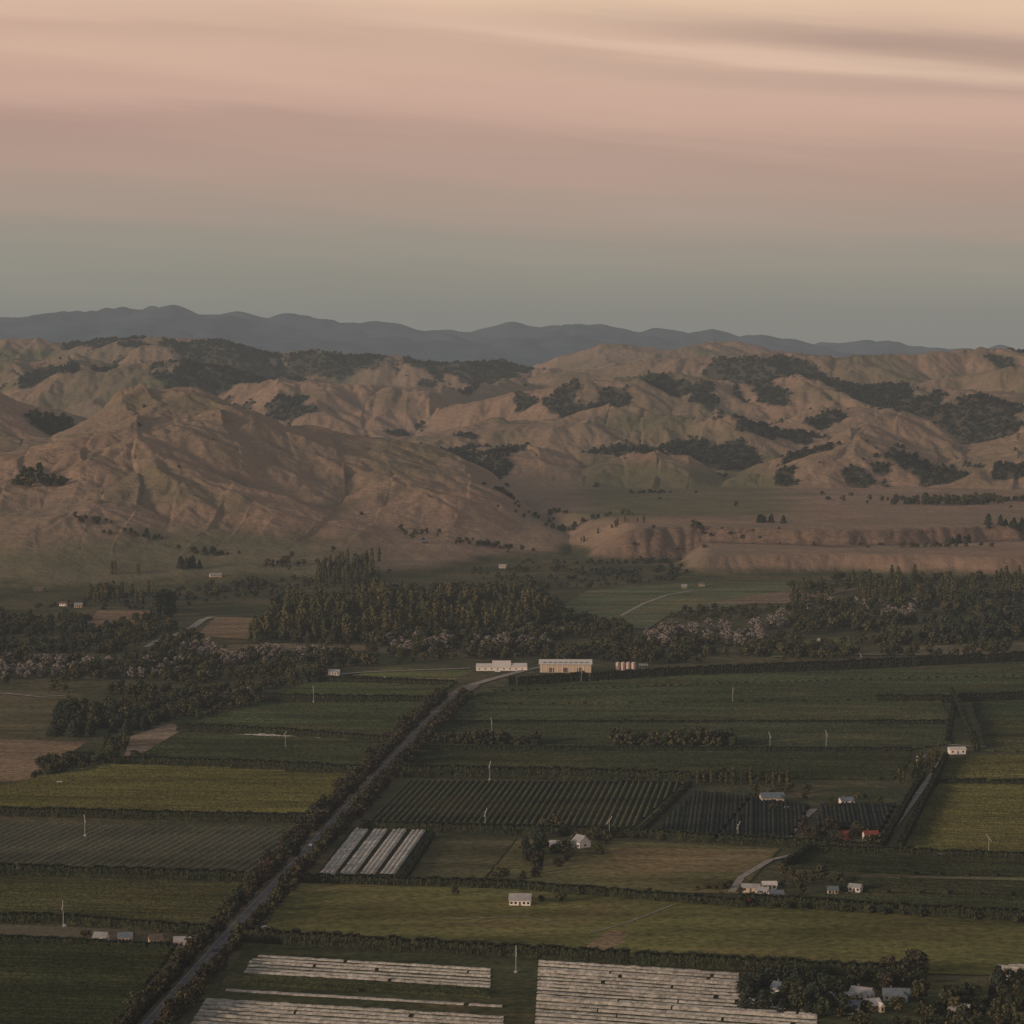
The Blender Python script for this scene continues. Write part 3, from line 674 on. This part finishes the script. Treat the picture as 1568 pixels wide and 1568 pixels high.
# ------------------------------------------------------------ buildings
def empty(name,p,rz=0):
    e=bpy.data.objects.new(name,None); e.location=p; e.rotation_euler=(0,0,rz); scene.collection.objects.link(e); return e
def box(name,x0,x1,y0,y1,z0,z1,mat,par):
    v=[(x,y,z) for z in (z0,z1) for (x,y) in ((x0,y0),(x1,y0),(x1,y1),(x0,y1))]
    return meshobj(name,v,[(3,2,1,0),(4,5,6,7),(0,1,5,4),(1,2,6,5),(2,3,7,6),(3,0,4,7)],mat,par)
def gable(name,x0,x1,y0,y1,z,rh,mat,par,ov=.5,wallmat=None,t=.18):
    ym=(y0+y1)/2
    for s,nm in ((-1,'roof_front'),(1,'roof_back')):
        ye=y0-ov if s<0 else y1+ov; ze=z-ov*rh/((y1-y0)/2)+.02
        v=[(x0-ov,ye,ze),(x1+ov,ye,ze),(x1+ov,ym,z+rh),(x0-ov,ym,z+rh)]; v+=[(a_,b_,c_+t) for a_,b_,c_ in v]
        meshobj(nm,v,[(0,1,2,3),(4,5,6,7),(0,1,5,4),(1,2,6,5),(2,3,7,6),(3,0,4,7)],mat,par)
    for xx,nm in ((x0,'gable_left'),(x1,'gable_right')):
        meshobj(nm,[(xx,y0,z),(xx,y1,z),(xx,ym,z+rh)],[(0,1,2)],wallmat,par)
def house(name,x,y,w,d,h,rh,wall,roof,rz=0,nwin=4,wing=True,chim=True):
    p=P(x,y); e=empty(name,(p[0],p[1],.3),rz)
    box('walls',-w/2,w/2,-d/2,d/2,-.3,h,wall,e); gable('roof',-w/2,w/2,-d/2,d/2,h,rh,roof,e,.5,wall)
    for k in range(nwin):
        cx=-w/2+w*(k+.5)/nwin
        if k==nwin//2: box('door',cx-.5,cx+.5,-d/2-.04,-d/2+.02,0,2.1,M_brown,e)
        else: box(f'window_{k}',cx-.6,cx+.6,-d/2-.04,-d/2+.02,.9,2.1,M_glass,e)
    box('window_side',w/2-.02,w/2+.04,-.7,.7,.9,2.1,M_glass,e)
    if wing:
        box('wing_walls',w*.12,w*.42,-d/2-3,-d/2-.05,-.3,h*.9,wall,e)
        v=[(w*.12-.3,-d/2-3.4,h*.9),(w*.42+.3,-d/2-3.4,h*.9),(w*.27,-d/2-3.4,h*.9+rh*.75),(w*.12-.3,-d/2+1,h*.9),(w*.42+.3,-d/2+1,h*.9),(w*.27,0,h*.9+rh*.75)]
        meshobj('wing_roof',v,[(0,1,2),(0,2,5,3),(1,4,5,2)],roof,e)
        box('wing_window',w*.2,w*.34,-d/2-3.04,-d/2-2.98,.9,2.1,M_glass,e)
    if chim: box('chimney',-w*.2-.4,-w*.2+.4,.2,1.0,h,h+rh+1.1,M_brown,e)
    return e
house('white_cottage',797,1386,10.5,7,3.0,2.6,M_white,M_iron,-.1,5,False)
house('farmhouse',890,1298,7,8,3.6,3.2,M_white,M_iron,-.9,3,False,False); house('farmhouse',852,1300,7,6,2.8,1.6,M_beige,M_pale,.1,4,False,False)
house('farmhouse',1182,1228,14,9,3,2.6,M_beige,M_slate,.1,6); house('farmhouse',1296,1232,8,6,2.6,1.8,M_white,M_slate,.2)
house('red_roof_house',1333,1286,8,7,2.8,2.2,M_white,M_red,.15); house('red_barn',1296,1284,6,5,2.6,1.6,M_red,M_red,0,3,False,False)
house('farm_shed',1465,1154,11,7,3.2,1.2,M_white,M_pale,.1,3,False,False)
for x,y,w,wm,rm in ((1150,1366,9,M_beige,M_iron),(1168,1371,6,M_white,M_iron),(1188,1376,7,M_beige,M_slate),(1142,1386,6,M_red,M_red),(1178,1362,7,M_white,M_pale),(1162,1380,5,M_beige,M_iron),(1310,1366,6,M_white,M_iron),(1275,1370,5,M_beige,M_slate)):
    house('farm_building',x,y,w,5,2.6,1.4,wm,rm,random.uniform(-.5,.5),3,False,False)
for x,y,w,wm,rm in ((1195,1522,6,M_white,M_slate),(1288,1538,10,M_beige,M_iron),(1320,1530,9,M_white,M_iron),(1302,1550,9,M_white,M_slate),(1372,1532,11,M_slate,M_slate),(1335,1548,6,M_beige,M_pale),(1470,1556,8,M_beige,M_iron)):
    house('village_house',x,y,w,6.5,3,2,wm,rm,random.uniform(-.6,.6),4)
for x,y,w,wm,rm in ((155,1443,6,M_white,M_iron),(192,1443,6.5,M_beige,M_slate),(238,1446,6,M_beige,M_brown),(282,1450,9,M_beige,M_iron),(512,1034,9,M_white,M_iron)):
    house('farmhouse',x,y,w,6,2.8,1.8,wm,rm,random.uniform(-.3,.3),4,False,False)
def hillhouse(x,y,w,wm,rm):
    c=hit(x,y); e=house('farmhouse',784,1200,w,7,2.7,1.8,wm,rm,random.uniform(-.3,.3),4,False,False); e.location=(c[0],c[1],c[2]+.2)
for a_ in ((330,884,14,M_beige,M_iron),(100,928,11,M_white,M_brown),(120,930,8,M_beige,M_iron),(60,905,12,M_brown,M_brown),(770,870,9,M_beige,M_iron),(1075,898,7,M_beige,M_brown),(1048,901,6,M_beige,M_iron),(650,832,8,M_brown,M_slate),(1258,1000,7,M_beige,M_iron)):
    hillhouse(*a_)
e=empty('winery_hall',(P(866,1028)[0],P(866,1028)[1],.3),-.02)
box('walls',-22,22,-9,9,-.3,6.6,M_beige,e)
meshobj('roof',[(-23,-10,6.65),(23,-10,6.65),(23,0,10.2),(-23,0,10.2),(-23,10,6.65),(23,10,6.65)],[(0,1,2,3),(3,2,5,4)],M_pale,e)
meshobj('gables',[(-22,-9,6.6),(-22,9,6.6),(-22,0,10),(22,-9,6.6),(22,9,6.6),(22,0,10)],[(0,1,2),(3,4,5)],M_beige,e)
for k in range(9):
    cx=-18+k*4.5; box(f'roof_light_{k}',cx-1.2,cx+1.2,-7,-5.6,7.78,8.5,M_slate,e); box(f'pilaster_{k}',cx-2.5,cx-2.1,-9.25,-9.003,-.3,6.5,M_white,e)
for k in range(3): box(f'loading_door_{k}',-14+k*12,-10+k*12,-9.1,-8.98,0,3.8,M_brown,e)
e=empty('winery_pavilion',(P(768,1026)[0],P(768,1026)[1],.3),.03)
box('walls',-22,22,-6,6,-.3,3.2,M_white,e)
for k,(c0,w0,r0_) in enumerate(((-15,13,2.2),(0,15,4.6),(15,13,2.4))):
    gable(f'roof{k}',c0-w0/2,c0+w0/2,-6,6,3.2,r0_,M_pale,e,.6,M_white)
for k in range(8): box(f'window_{k}',-20+k*5.3,-18.6+k*5.3,-6.05,-5.98,.8,2.0,M_slate,e)
def cyl(name,x,y,r,z0,z1,mat,par,n=20,r1=None,cone=0):
    r1=r if r1 is None else r1; v=[];f=[]
    for z,rr in ((z0,r),(z1,r1)):
        for k in range(n): v.append((x+rr*math.cos(6.2832*k/n),y+rr*math.sin(6.2832*k/n),z))
    v.append((x,y,z1+cone))
    for k in range(n): f+= [(k,(k+1)%n,n+(k+1)%n,n+k),(n+k,n+(k+1)%n,2*n)]
    return meshobj(name,v,f,mat,par)
for k,x in enumerate((946,954,962,970)):
    p=P(x,1026); e=empty('storage_tank',(p[0],p[1],.2)); cyl('shell',0,0,1.8,-.2,6.2,M_tank,e,cone=.9); cyl('rim',0,0,1.9,5.9,6.15,M_steel,e); box('ladder',-.25,.25,-1.98,-1.86,0,6.2,M_steel,e)
house('farm_shed',985,1024,7,5,2.6,1.3,M_beige,M_iron,0,3,False,False)
p=P(1410,1168); e=empty('grain_silo',(p[0],p[1],.2)); cyl('shell',0,0,3,-.2,4.2,M_steel,e,cone=1.6); box('hatch',-.6,.6,-3.1,-2.9,0,1.8,M_slate,e)
def fan(x,y,h=10.5,rz=.5):
    p=P(x,y); e=empty('frost_fan',(p[0],p[1],0),rz)
    cyl('tower',0,0,.19,0,h,M_steel,e,10,.13); box('gearbox',-.25,.25,-.5,.4,h-.1,h+.4,M_steel,e)
    box('engine_box',-.8,.8,.5,1.7,0,1.4,M_steel,e)
    a_=random.uniform(.9,2.2)
    v=[];f=[]
    for s in (-1,1):
        b=len(v); c_,s_=math.cos(a_),math.sin(a_)
        for (r,wd) in ((.1,.1),(1.2,.18),(2.6,.12)):
            for q in (-1,1): v.append((s*r*c_-q*wd*s_,-.7+.06*q,h+.2+s*r*s_+q*wd*c_))
        f+=[(b,b+2,b+3,b+1),(b+2,b+4,b+5,b+3)]
    meshobj('rotor_blades',v,f,M_steel,e); cyl('hub',0,-.6,.15,h+.05,h+.35,M_steel,e,8)
for x,y in ((130,1282),(480,1076),(437,1147),(753,1126),(750,1196),(1122,1078),(1179,1149),(743,1272),(790,1492),(890,1046),(1514,1312),(97,1420),(1130,1292),(933,1284),(1265,1146),(1318,1022)):
    fan(x,y,10.5,random.uniform(-.6,.6))
def car(x,y,rz,m,z=.6,name='parked_car'):
    p=P(x,y); e=empty(name,(p[0],p[1],z),rz)
    prof=[(-2.2,.35),(2.2,.35),(2.25,.85),(1.3,1.0),(.7,1.5),(-1.2,1.5),(-1.9,1.0),(-2.25,.9)]
    v=[(a_,s*.88,b_) for s in (-1,1) for a_,b_ in prof]; n=8
    meshobj('body',v,[tuple(range(n)),tuple(range(2*n-1,n-1,-1))]+[(i,(i+1)%n,n+(i+1)%n,n+i) for i in range(n)],m,e)
    box('side_glass',-1.2,.75,-.895,.895,1.05,1.4,M_glass,e)
    for k,(wx,wy) in enumerate(((-1.4,-.8),(-1.4,.8),(1.4,-.8),(1.4,.8))):
        v=[(wx+.34*math.cos(6.283*i/12),wy+s*.12,.34+.34*math.sin(6.283*i/12)) for s in (-1,1) for i in range(12)]
        meshobj(f'wheel_{k}',v,[tuple(range(12)),tuple(range(23,11,-1))]+[(i,(i+1)%12,12+(i+1)%12,12+i) for i in range(12)],M_tyre,e)
for x,y,r,m_ in ((92,1200,0,M_car),(108,1199,.1,M_car2),(492,1252,.3,M_car),(440,1250,.1,M_car2),(456,1251,0,M_car),(406,1424,.5,M_car),(762,1030,0,M_car),(815,1032,.2,M_car2),(1205,1240,.6,M_car),(1340,1296,0,M_car),(590,1040,0,M_car)):
    car(x,y,r,m_,.4)
car(476,1298,1.5,M_car,.68,'car'); car(330,1458,1.48,M_car2,.68,'car')
pts,_=line_pts(ROAD[1:],60,0,11)
for p in pts:
    e=empty('power_pole',(p[0],p[1],0)); cyl('pole',0,0,.17,0,9.5,M_bark,e,8,.12); box('crossarm',-1.1,1.1,-.08,.08,8.7,8.9,M_bark,e)
    for k in (-1,0,1): cyl(f'insulator_{k}',k*.95,0,.06,8.9,9.1,M_white,e,6)
# ------------------------------------------------------------ haze (glowing volume over the whole valley; emission stands in for scattered light)
hm=bpy.data.materials.new('haze_glow'); hm.use_nodes=True; ht=hm.node_tree; ht.nodes.clear()
ho=N(ht,'ShaderNodeOutputMaterial'); va=N(ht,'ShaderNodeVolumeAbsorption'); ve=N(ht,'ShaderNodeEmission'); ad=N(ht,'ShaderNodeAddShader')
SIG=3.8e-5
va.inputs['Color'].default_value=(0,0,0,1); va.inputs['Density'].default_value=SIG
ve.inputs['Color'].default_value=(.215,.21,.2,1); ve.inputs['Strength'].default_value=SIG
ht.links.new(va.outputs[0],ad.inputs[0]); ht.links.new(ve.outputs[0],ad.inputs[1]); ht.links.new(ad.outputs[0],ho.inputs['Volume'])
hb=box('haze_glow_box',-40000,40000,-4000,32000,-60,640,hm,None)
# ------------------------------------------------------------ world
w=bpy.data.worlds.new('World'); scene.world=w; w.use_nodes=True; nt=w.node_tree
w.cycles.sampling_method='MANUAL'; w.cycles.sample_map_resolution=256
bg=nt.nodes['Background']; tc=N(nt,'ShaderNodeTexCoord'); sx=N(nt,'ShaderNodeSeparateXYZ'); nt.links.new(tc.outputs['Generated'],sx.inputs[0])
SE,SR=math.radians(11),math.radians(234)
sky=N(nt,'ShaderNodeTexSky',sky_type='NISHITA'); sky.sun_disc=False; sky.sun_elevation=SE; sky.sun_rotation=SR
X_,Z_=sx.outputs[0],sx.outputs[2]
mpv=N(nt,'ShaderNodeCombineXYZ')
tilt=math_(nt,'ADD',Z_,math_(nt,'MULTIPLY',X_,.09))
nt.links.new(math_(nt,'MULTIPLY',X_,5.0),mpv.inputs[0]); nt.links.new(math_(nt,'MULTIPLY',tilt,80.0),mpv.inputs[1])
st=noise(nt,1.0,5,mpv.outputs[0],.55)
wisp=math_(nt,'MULTIPLY',math_(nt,'SUBTRACT',st,.5),.028)
zz=math_(nt,'ADD',Z_,math_(nt,'ADD',math_(nt,'MULTIPLY',X_,.03),wisp))
rpn=N(nt,'ShaderNodeValToRGB'); nt.links.new(rng_(nt,zz,-.02,.6),rpn.inputs[0])
cr=rpn.color_ramp; cr.interpolation='EASE'
stops=[(-.02,(126,129,121)),(.0,(140,142,132)),(.018,(143,142,131)),(.032,(152,143,132)),(.045,(168,146,134)),(.062,(179,146,132)),(.085,(206,165,147)),(.105,(215,177,153)),(.125,(230,194,164)),(.2,(212,180,160)),(.35,(162,150,150)),(.6,(128,130,138))]
while len(cr.elements)<len(stops): cr.elements.new(.5)
for el,(z_,c_) in zip(cr.elements,stops): el.position=(z_+.02)/.62; el.color=col(*c_)
def band(cen,wid,slope,x0,x1,wob=.014):
    s=math_(nt,'ADD',math_(nt,'ADD',Z_,math_(nt,'MULTIPLY',X_,slope)),math_(nt,'MULTIPLY',math_(nt,'SUBTRACT',st,.5),wob))
    q=math_(nt,'DIVIDE',math_(nt,'SUBTRACT',s,cen),wid); g=math_(nt,'POWER',2.718,math_(nt,'MULTIPLY',math_(nt,'MULTIPLY',q,q),-1))
    return math_(nt,'MULTIPLY',g,rng_(nt,X_,x0,x1))
c=mix(nt,math_(nt,'MULTIPLY',band(.1155,.0062,.10,-.03,.12),.85),rpn.outputs[0],col(172,140,126))
c=mix(nt,math_(nt,'MULTIPLY',band(.0990,.0045,.07,-.10,.14),.6),c,col(172,140,128))
c=mix(nt,math_(nt,'MULTIPLY',band(.1065,.0022,.09,-.08,.05),.45),c,col(232,198,172))
c=mix(nt,math_(nt,'MULTIPLY',band(.077,.006,.0,.05,-.15),.45),c,col(166,128,120))
c=mix(nt,math_(nt,'MULTIPLY',band(.104,.003,.02,.0,-.1),.35),c,col(186,150,134))
hz=N(nt,'ShaderNodeMapping'); nt.links.new(mpv.outputs[0],hz.inputs[0]); hz.inputs['Scale'].default_value=(.5,.35,1)
c=mix(nt,1,c,rng_(nt,noise(nt,1,3,hz.outputs[0]),.3,.7,.93,1.07),'MULTIPLY')
c=mix(nt,.012,c,sky.outputs[0],'ADD')
nt.links.new(c,bg.inputs['Color']); bg.inputs['Strength'].default_value=1.0
sl_=bpy.data.lights.new('sun','SUN'); sl_.energy=2.7; sl_.angle=math.radians(9); sl_.color=(1,.75,.57)
so=bpy.data.objects.new('sun',sl_); scene.collection.objects.link(so)
sd=Vector((math.sin(SR)*math.cos(SE),math.cos(SR)*math.cos(SE),math.sin(SE)))
so.rotation_euler=sd.to_track_quat('Z','Y').to_euler(); so.location=(-300,-300,600)
cd=bpy.data.cameras.new('camera'); cd.sensor_width=36; cd.lens=36*F/1568; cd.clip_end=120000; cd.clip_start=1
co=bpy.data.objects.new('camera',cd); scene.collection.objects.link(co); co.location=(0,0,H); co.rotation_euler=(math.pi/2-pit,0,0)
scene.camera=co
scene.view_settings.view_transform='Standard'; scene.view_settings.look='None'; scene.view_settings.exposure=0
